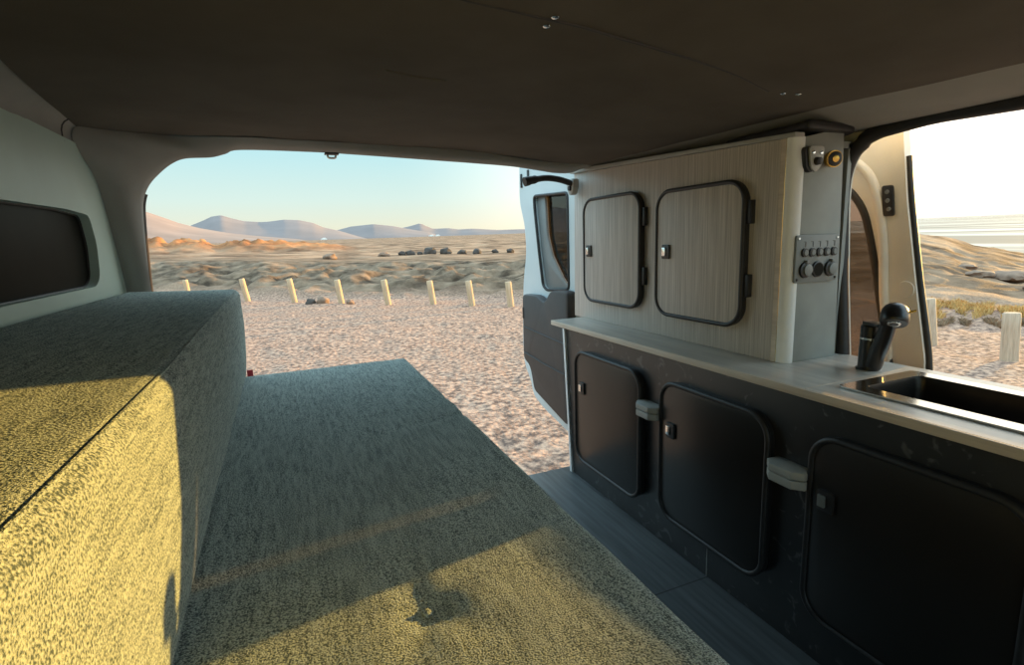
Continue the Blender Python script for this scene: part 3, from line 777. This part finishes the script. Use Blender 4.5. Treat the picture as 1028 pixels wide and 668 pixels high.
def height(az, d):
    x, y = d * math.sin(R(az)), d * math.cos(R(az))
    ge = ge_d(az); left = sstep(50, 36, az); dc = ge + 9 * left + 18 * (1 - left)
    zc_ = .93 + dc * math.tan(R(lerp_table(CR, az)))
    z0 = gnd(min(d, ge))
    t = (d - ge) / (dc - ge)
    gv = .022 * noise.noise((x * 1.1, y * 2.0, 0)) + .012 * noise.noise((x * 3.2, y * 3.2, 5)) + .007 * noise.noise((x * 9, y * 9, 3)) * sstep(40, 10, d)
    if t <= 0: return gnd(d) + gv, 0., 0., 1.
    if t < 1:
        prof = (t ** .75) * left + (t ** 1.1) * (1 - left)
        z = z0 + (zc_ - z0) * prof
        amp = math.sin(math.pi * min(t, 1)) ** .7
        er = noise.fractal((x * .75, y * .75, 2.), 1., 2., 5)
        rid = abs(noise.noise((x * .8, y * .8, 5.)))
        z += amp * (.24 * er + .07 * noise.noise((x * 2.6, y * 2.6, 7.)) - .34 * max(0, .22 - rid) * 2.4) * (left * .95 + .45 * (1 - left))
        return z + gv * .5, 0., min(1, t * 4) * left, max(0, 1 - t * 4)
    # beyond the crest
    zl = .93 + d * TILT - (.93 + dc * TILT - zc_) * max(0, 1 - (d - dc) / 350)
    zl += (.10 * noise.fractal((x * .25, y * .25, 8.), 1., 2., 4)) * sstep(0, 6, d - dc) * sstep(300, 60, d)
    m = sstep(40, 47, d) * sstep(64, 56, d) * sstep(-16, -11.5, az) * sstep(7, 3, az)
    hm = 1.0 - .45 * sstep(-8, 3, az) - .5 * math.exp(-((az + 6.2) / .9) ** 2) - .25 * math.exp(-((az + 10) / .6) ** 2)
    zl += m * hm * (.70 + .40 * noise.fractal((x * .4, y * .4, 4.), 1., 2., 3) + .9 * abs(noise.noise((x * 1.1, y * 1.1, 6.))) * (.6 + .4 * noise.noise((x * 3.1, y * 3.1, 1.))))
    zs = zc_ + (sea_z(95) - zc_) * sstep(0, 1, (d - dc) / (95 - dc)) - max(0, d - 95) * .12
    zs += (.12 * noise.fractal((x * .5, y * .5, 8.), 1., 2., 3) + .05 * noise.fractal((x * 1.7, y * 1.7, 3.), 1., 2., 3)) * sstep(95, 60, d)
    zs = max(zs, sea_z(d) - 20)
    z = zl * left + zs * (1 - left)
    return z, m, left * max(0, 1 - (d - dc) / 6), 0.
azs = [-32 + .3 * i for i in range(540)]
ds = [2.05]
while ds[-1] < 6000: ds.append(ds[-1] * (1.012 if ds[-1] < 11 else 1.0065 if ds[-1] < 34 else 1.02 if ds[-1] < 40 else 1.006 if ds[-1] < 66 else 1.06))
vs = []; zone = []
for d in ds:
    for a in azs:
        z, rk, bk, gr = height(a, d)
        vs.append((d * math.sin(R(a)), d * math.cos(R(a)), z)); zone.append((gr, rk, bk, 1))
n = len(azs); fs = []
for j in range(len(ds) - 1):
    for i in range(n - 1): fs.append((j * n + i, j * n + i + 1, (j + 1) * n + i + 1, (j + 1) * n + i))
# ground under and around the van
k0 = len(vs)
vs.append((0, 0, -.53)); zone.append((1, 0, 0, 1))
for i in range(n - 1): fs.append((k0, i + 1, i))
ring = [(2.05 * math.sin(R(a)), 2.05 * math.cos(R(a)), -.53) for a in range(130, 329, 6)]
k1 = len(vs); vs += ring; zone += [(1, 0, 0, 1)] * len(ring)
far = [(60 * math.sin(R(a)), 60 * math.cos(R(a)), -.53) for a in range(130, 329, 6)]
k2 = len(vs); vs += far; zone += [(1, 0, 0, 1)] * len(far)
for i in range(len(ring) - 1): fs += [(k0, k1 + i + 1, k1 + i), (k1 + i, k1 + i + 1, k2 + i + 1, k2 + i)]
me = bpy.data.meshes.new('ground'); me.from_pydata(vs, [], fs); me.update()
ca = me.color_attributes.new('zone', 'FLOAT_COLOR', 'POINT')
ca.data.foreach_set('color', [c for z in zone for c in z])
me.materials.append(M['terrain']); me.polygons.foreach_set('use_smooth', [True] * len(me.polygons))
gro = bpy.data.objects.new('ground', me); COL.objects.link(gro); gro['kind'] = 'structure'

# sea
vs = []; fs = []; na = 60
dd = [62]
while dd[-1] < 25000: dd.append(dd[-1] * 1.12)
for d in dd:
    for i in range(na):
        a = 34 + 110 * i / (na - 1); vs.append((d * math.sin(R(a)), d * math.cos(R(a)), sea_z(d)))
for j in range(len(dd) - 1):
    for i in range(na - 1): fs.append((j * na + i, j * na + i + 1, (j + 1) * na + i + 1, (j + 1) * na + i))
me = bpy.data.meshes.new('sea'); me.from_pydata(vs, [], fs); me.materials.append(M['sea'])
me.polygons.foreach_set('use_smooth', [True] * len(me.polygons))
so_ = bpy.data.objects.new('sea', me); COL.objects.link(so_); so_['kind'] = 'structure'

# hills: each a body of its own distance, width and depth
def hill(table, D, depth, mat, a0, a1, seed, base=.55, rough=1.):
    rows = []; N = 90; K = 26
    for k in range(K + 1):
        u = k / K * 2 - 1
        d = D + depth * u; row = []
        for i in range(N + 1):
            a = a0 + (a1 - a0) * i / N
            el = lerp_table(table, a)
            H = max(0, D * (math.tan(R(el)) - math.tan(R(base))))
            prof = max(0, 1 - abs(u) ** 1.5) * (1 - .10 * abs(u))
            x, y = d * math.sin(R(a)), d * math.cos(R(a))
            nz = noise.fractal((x * 6 / D, y * 6 / D, seed), 1., 2., 5) * .14 * rough * abs(u) * prof
            z = .93 + d * math.tan(R(base)) * .98 + H * (prof + nz) - (6 if abs(u) > .99 else 0)
            row.append((x, y, z))
        rows.append(row)
    o = MB().sheet(rows).build('hill', mat, None, loc=(D * math.sin(R((a0 + a1) / 2)), D * math.cos(R((a0 + a1) / 2)), .93 + D * math.tan(R(base))), angle=180)
    o['kind'] = 'structure'
    return o
hill([(-34, 2.2), (-26, 3.6), (-18, 4.6), (-11.4, 3.65), (-10.35, 3.22), (-8.91, 2.59), (-7.4, 2.12), (-5.0, 1.6), (-2.5, 1.25), (1.1, .85), (3, .5)], 1100, 420, M['hill_near'], -34, 3, 1.)
hill([(-12, .5), (-9.5, 2.0), (-8.17, 2.31), (-6.92, 2.84), (-6.31, 3.15), (-5.48, 3.28), (-4.68, 2.99), (-3.61, 2.7), (-2.15, 2.59), (-1.44, 2.62), (-.08, 2.79), (1.28, 2.72), (2.65, 2.4), (3.55, 1.95), (4.96, 1.6), (7, .9), (8.5, .5)], 2100, 500, M['hill_far'], -12, 8.5, 2.)
hill([(2, .5), (4.48, 1.56), (6.17, 1.97), (8.47, 2.16), (10.48, 1.9), (12, 1.55), (14, 1.18), (16, .5)], 2600, 450, M['hill_far'], 2, 16, 3.)
hill([(9, .5), (10.76, 1.59), (12, 1.81), (12.7, 1.98), (13.28, 2.13), (13.8, 1.85), (14.6, 1.5), (16.2, 1.53), (17.2, 1.36), (18.8, 1.39), (21.5, 1.16), (24, 1.16), (28, 1.0), (34, .9), (40, .5)], 3800, 500, M['hill_far'], 9, 40, 4.)

# fence posts along the gravel edge
def ground_at(az, d): return height(az, d)[0]
def post(az, el, azt, elt, label, r=.068, mat='post', group='wooden posts along the gravel edge'):
    d = 1.48 / (math.tan(R(-el)) + TILT)
    b = Vector((d * math.sin(R(az)), d * math.cos(R(az)), ground_at(az, d)))
    t = Vector((d * math.sin(R(azt)), d * math.cos(R(azt)), .93 + d * math.tan(R(elt))))
    ax_ = (t - b).normalized()
    mb = MB(); L_ = (t - b).length
    P = [b - ax_ * .06, b + ax_ * L_ * .35, b + ax_ * L_ * .7, t - ax_ * .012, t, t + ax_ * .001]
    mb.tube(P, [r, r * .99, r * .98, r * .97, r * .86, r * .3], 14)
    o = mb.build('wooden_post', M[mat], None, loc=b)
    tag(o, label, 'post', group)
P_ = [(-8.98, -4.32, -9.1, -2.56), (-4.12, -5.02, -4.45, -2.77), (.1, -5.46, -.21, -3.03), (4.61, -5.89, 4.33, -3.4), (9.36, -6.31, 9.04, -3.65), (14.11, -6.58, 13.84, -3.99), (18.32, -6.89, 18.02, -4.17), (22.59, -7.16, 22.36, -4.44)]
W_ = ['pale wooden post at the gravel edge, only its top showing above the upholstered block',
      'leaning pale wooden post right beside the upholstered block\'s far corner',
      'leaning pale wooden post, second to the right of the upholstered block',
      'leaning pale wooden post between two others, with small stones at its left foot',
      'leaning pale wooden post, fourth to the left of the open rear door',
      'leaning pale wooden post, third to the left of the open rear door',
      'leaning pale wooden post, second to the left of the open rear door',
      'leaning pale wooden post nearest to the open rear door']
for p, w in zip(P_, W_): post(*p, w)
post(66.95, -10.8, 66.75, -7.02, 'thick bleached wooden post standing alone on gravel at far right, seen past the tap', .075, 'postpale', 'bleached posts on the seaward side')
post(61.9, -9.95, 61.45, -6.15, 'bleached wooden post half hidden behind the sliding door\'s edge', .07, 'postpale', 'bleached posts on the seaward side')

# boulders
def rock(name, az, el, size, mat, label, group, d=None, seed=0, sq=.75):
    if d is None:
        # walk outward until the sight line meets the land
        d = 6.
        while d < 120 and ground_at(az, d) < .93 + d * math.tan(R(el)): d += .25
    x, y = d * math.sin(R(az)), d * math.cos(R(az)); z = ground_at(az, d)
    bm = bmesh.new(); bmesh.ops.create_icosphere(bm, subdivisions=3, radius=1)
    for v in bm.verts:
        q = v.co.copy(); k = 1 + .35 * noise.noise(q * 1.3 + Vector((seed, 0, 0))) + .15 * noise.noise(q * 3.1 + Vector((0, seed, 0)))
        v.co = Vector((q.x * size * k, q.y * size * k * .9, q.z * size * k * sq))
        v.co += Vector((x, y, z + size * sq * .45))
    o = MB().bm(bm).build(name, M[mat], None, loc=(x, y, z), angle=50)
    return tag(o, label, 'rock', group)
ordn = ['first', 'second', 'third', 'fourth', 'fifth', 'sixth', 'seventh', 'eighth', 'last']
for i, (az, el, s) in enumerate([(11.2, -.95, .24), (12.05, -.95, .30), (13.05, -1.0, .18), (14.1, -.95, .42), (15.83, -1.05, .38), (17.53, -1.05, .28), (19.14, -1.12, .30), (21.07, -1.18, .22), (22.7, -1.08, .24)]):
    rock('boulder', az, el, s * .85, 'boulder', 'dark boulder on the crest of the sandy bank, %s in the row from the left' % ordn[i], 'dark boulders along the bank crest', d=29.5, seed=i * 3.1)
rock('stone', 1.6, -5.7, .11, 'boulder', 'dark grey stone on the gravel between two posts', 'stones at the gravel edge', d=13.2, seed=40)
rock('stone', 2.75, -5.7, .14, 'stone', 'brown stone next to the dark grey stone at the gravel edge', 'stones at the gravel edge', d=13.1, seed=44)
rock('stone', 5.45, -5.9, .09, 'stone', 'small brown stone at the foot of a leaning post', 'stones at the gravel edge', d=12.7, seed=48)
rock('boulder', 3.9, -1.5, .30, 'stone', 'brown boulder low on the bank, left of the dark row', 'brown boulders on the bank', d=27, seed=52, sq=.6)
rock('boulder', 9.3, -1.1, .30, 'stone', 'flat brown boulder just left of the dark row on the crest', 'brown boulders on the bank', d=29, seed=55, sq=.5)
for i, (az, d, s) in enumerate([(64.6, 17., .28), (66.3, 17.5, .45), (63.7, 18.5, .22), (68.2, 15.0, .30)]):
    w = ['brown mound of earth on the seaward slope, behind and left of the thick post', 'largest brown mound on the seaward slope, straight behind the thick post', 'small brown mound high on the seaward slope near the sliding door', 'brown mound at the right border on the seaward slope'][i]
    rock('mound', az, 0, s, 'stone', w, 'mounds on the seaward slope', d=d, seed=70 + i * 2.3, sq=.35)
# far white houses
for i, (az, w, h, D) in enumerate([(3.46, 6, 1.6, 640), (14.34, 4.5, 1.5, 700), (15.0, 4.5, 1.4, 720)]):
    x, y = D * math.sin(R(az)), D * math.cos(R(az)); z = .93 + D * TILT * .99
    mb = MB().box(x - w / 2, x + w / 2, y - 4, y + 4, z - 2, z + h); mb.box(x - w * .2, x + w * .35, y - 3, y + 3, z + h, z + h * 1.5)
    o = mb.build('white_house', M['whitewash'], None, loc=(x, y, z))
    tag(o, ['tiny white house far out on the plain under the domed hill', 'left one of two tiny white houses far out on the plain', 'right one of two tiny white houses far out on the plain'][i], 'house', 'white houses on the plain')

# golden dry grass strip on the seaward side and sparse tufts under it
def grass(name, mat, count, seed, o0, o1, h0, h1, label):
    rnd = random.Random(seed); vs = []; fs = []
    for k in range(count):
        az = rnd.uniform(58.5, 73); d0 = ge_d(az)
        d = d0 + rnd.uniform(o0, o1) + .2 * math.sin(az * 3)
        if noise.noise((az * 1.3, d * .9, seed)) < -.22: continue
        x, y = d * math.sin(R(az)), d * math.cos(R(az)); z = ground_at(az, d)
        h = rnd.uniform(h0, h1); w = .007; a = rnd.uniform(0, 6.28)
        lx, ly = rnd.gauss(0, .04), rnd.gauss(0, .04)
        n = len(vs); c, s = math.cos(a) * w, math.sin(a) * w
        vs += [(x - c, y - s, z - .01), (x + c, y + s, z - .01), (x + lx * .5 + c * .6, y + ly * .5 + s * .6, z + h * .6), (x + lx * .5 - c * .6, y + ly * .5 - s * .6, z + h * .6), (x + lx, y + ly, z + h)]
        fs += [(n, n + 1, n + 2, n + 3), (n + 3, n + 2, n + 4)]
    me = bpy.data.meshes.new(name); me.from_pydata(vs, [], fs); me.materials.append(mat)
    o = bpy.data.objects.new(name, me); COL.objects.link(o)
    tag(o, label, 'grass', kind='stuff')
grass('dry_grass', M['straw'], 11000, 3, .85, 2.3, .04, .11, 'strip of dry golden grass along the foot of the seaward slope')
grass('dead_brush', M['brush'], 5000, 5, .05, .42, .03, .09, 'low dead brown brush between the gravel and the golden grass')

# ------------------------------------------------------------------ light: low sun from the sea side and an evening sky
SUN_AZ, SUN_EL = 81.2, 5.2
sd_ = Vector((math.sin(R(SUN_AZ)) * math.cos(R(SUN_EL)), math.cos(R(SUN_AZ)) * math.cos(R(SUN_EL)), math.sin(R(SUN_EL))))
sl = bpy.data.lights.new('sun', 'SUN'); sl.energy = 8.8; sl.color = (1., .58, .13); sl.angle = R(.55)
so2 = bpy.data.objects.new('sun', sl); COL.objects.link(so2)
so2.rotation_euler = sd_.to_track_quat('Z', 'Y').to_euler()
so2.location = sd_ * 30
w = bpy.data.worlds.new('evening_sky'); scn.world = w; w.use_nodes = True
nt = w.node_tree; nt.nodes.clear(); N = nt.nodes.new; L = nt.links.new
out = N('ShaderNodeOutputWorld'); bg = N('ShaderNodeBackground'); L(bg.outputs[0], out.inputs[0])
tc = N('ShaderNodeTexCoord'); sx = N('ShaderNodeSeparateXYZ'); L(tc.outputs['Generated'], sx.inputs[0])
# away from the sun
def ramp(stops):
    c = N('ShaderNodeValToRGB'); e = c.color_ramp.elements
    e[0].position, e[0].color = stops[0][0], stops[0][1] + (1,)
    e[1].position, e[1].color = stops[1][0], stops[1][1] + (1,)
    for p, cc in stops[2:]:
        x = e.new(p); x.color = cc + (1,)
    return c
away = ramp([(0., (.75, .69, .52)), (.02, (.76, .74, .56)), (.08, (.62, .77, .71)), (.17, (.44, .72, .77)), (.4, (1.0, 1.55, 1.85)), (.8, (1.3, 1.9, 2.3)), (1., (1.3, 1.9, 2.3))])
near = ramp([(0., (1.35, 1.12, .86)), (.03, (1.5, 1.28, 1.02)), (.10, (1.6, 1.48, 1.3)), (.3, (2.0, 1.9, 1.6)), (.6, (1.7, 1.9, 2.0)), (1., (1.3, 1.9, 2.3))])
L(sx.outputs['Z'], away.inputs[0]); L(sx.outputs['Z'], near.inputs[0])
dp = N('ShaderNodeVectorMath'); dp.operation = 'DOT_PRODUCT'; dp.inputs[1].default_value = tuple(sd_)
L(tc.outputs['Generated'], dp.inputs[0])
mr = N('ShaderNodeMapRange'); mr.interpolation_type = 'SMOOTHSTEP'
mr.inputs['From Min'].default_value = .34; mr.inputs['From Max'].default_value = .95
L(dp.outputs['Value'], mr.inputs['Value'])
mx = N('ShaderNodeMix'); mx.data_type = 'RGBA'; mx.clamp_result = False
L(mr.outputs[0], mx.inputs[0]); L(away.outputs[0], mx.inputs[6]); L(near.outputs[0], mx.inputs[7])
L(mx.outputs[2], bg.inputs['Color']); bg.inputs['Strength'].default_value = 1.

vs_ = scn.view_settings
scn.display_settings.display_device = 'sRGB'
vs_.view_transform = 'Standard'; vs_.look = 'None'; vs_.exposure = .22; vs_.gamma = 1.; vs_.use_curve_mapping = False
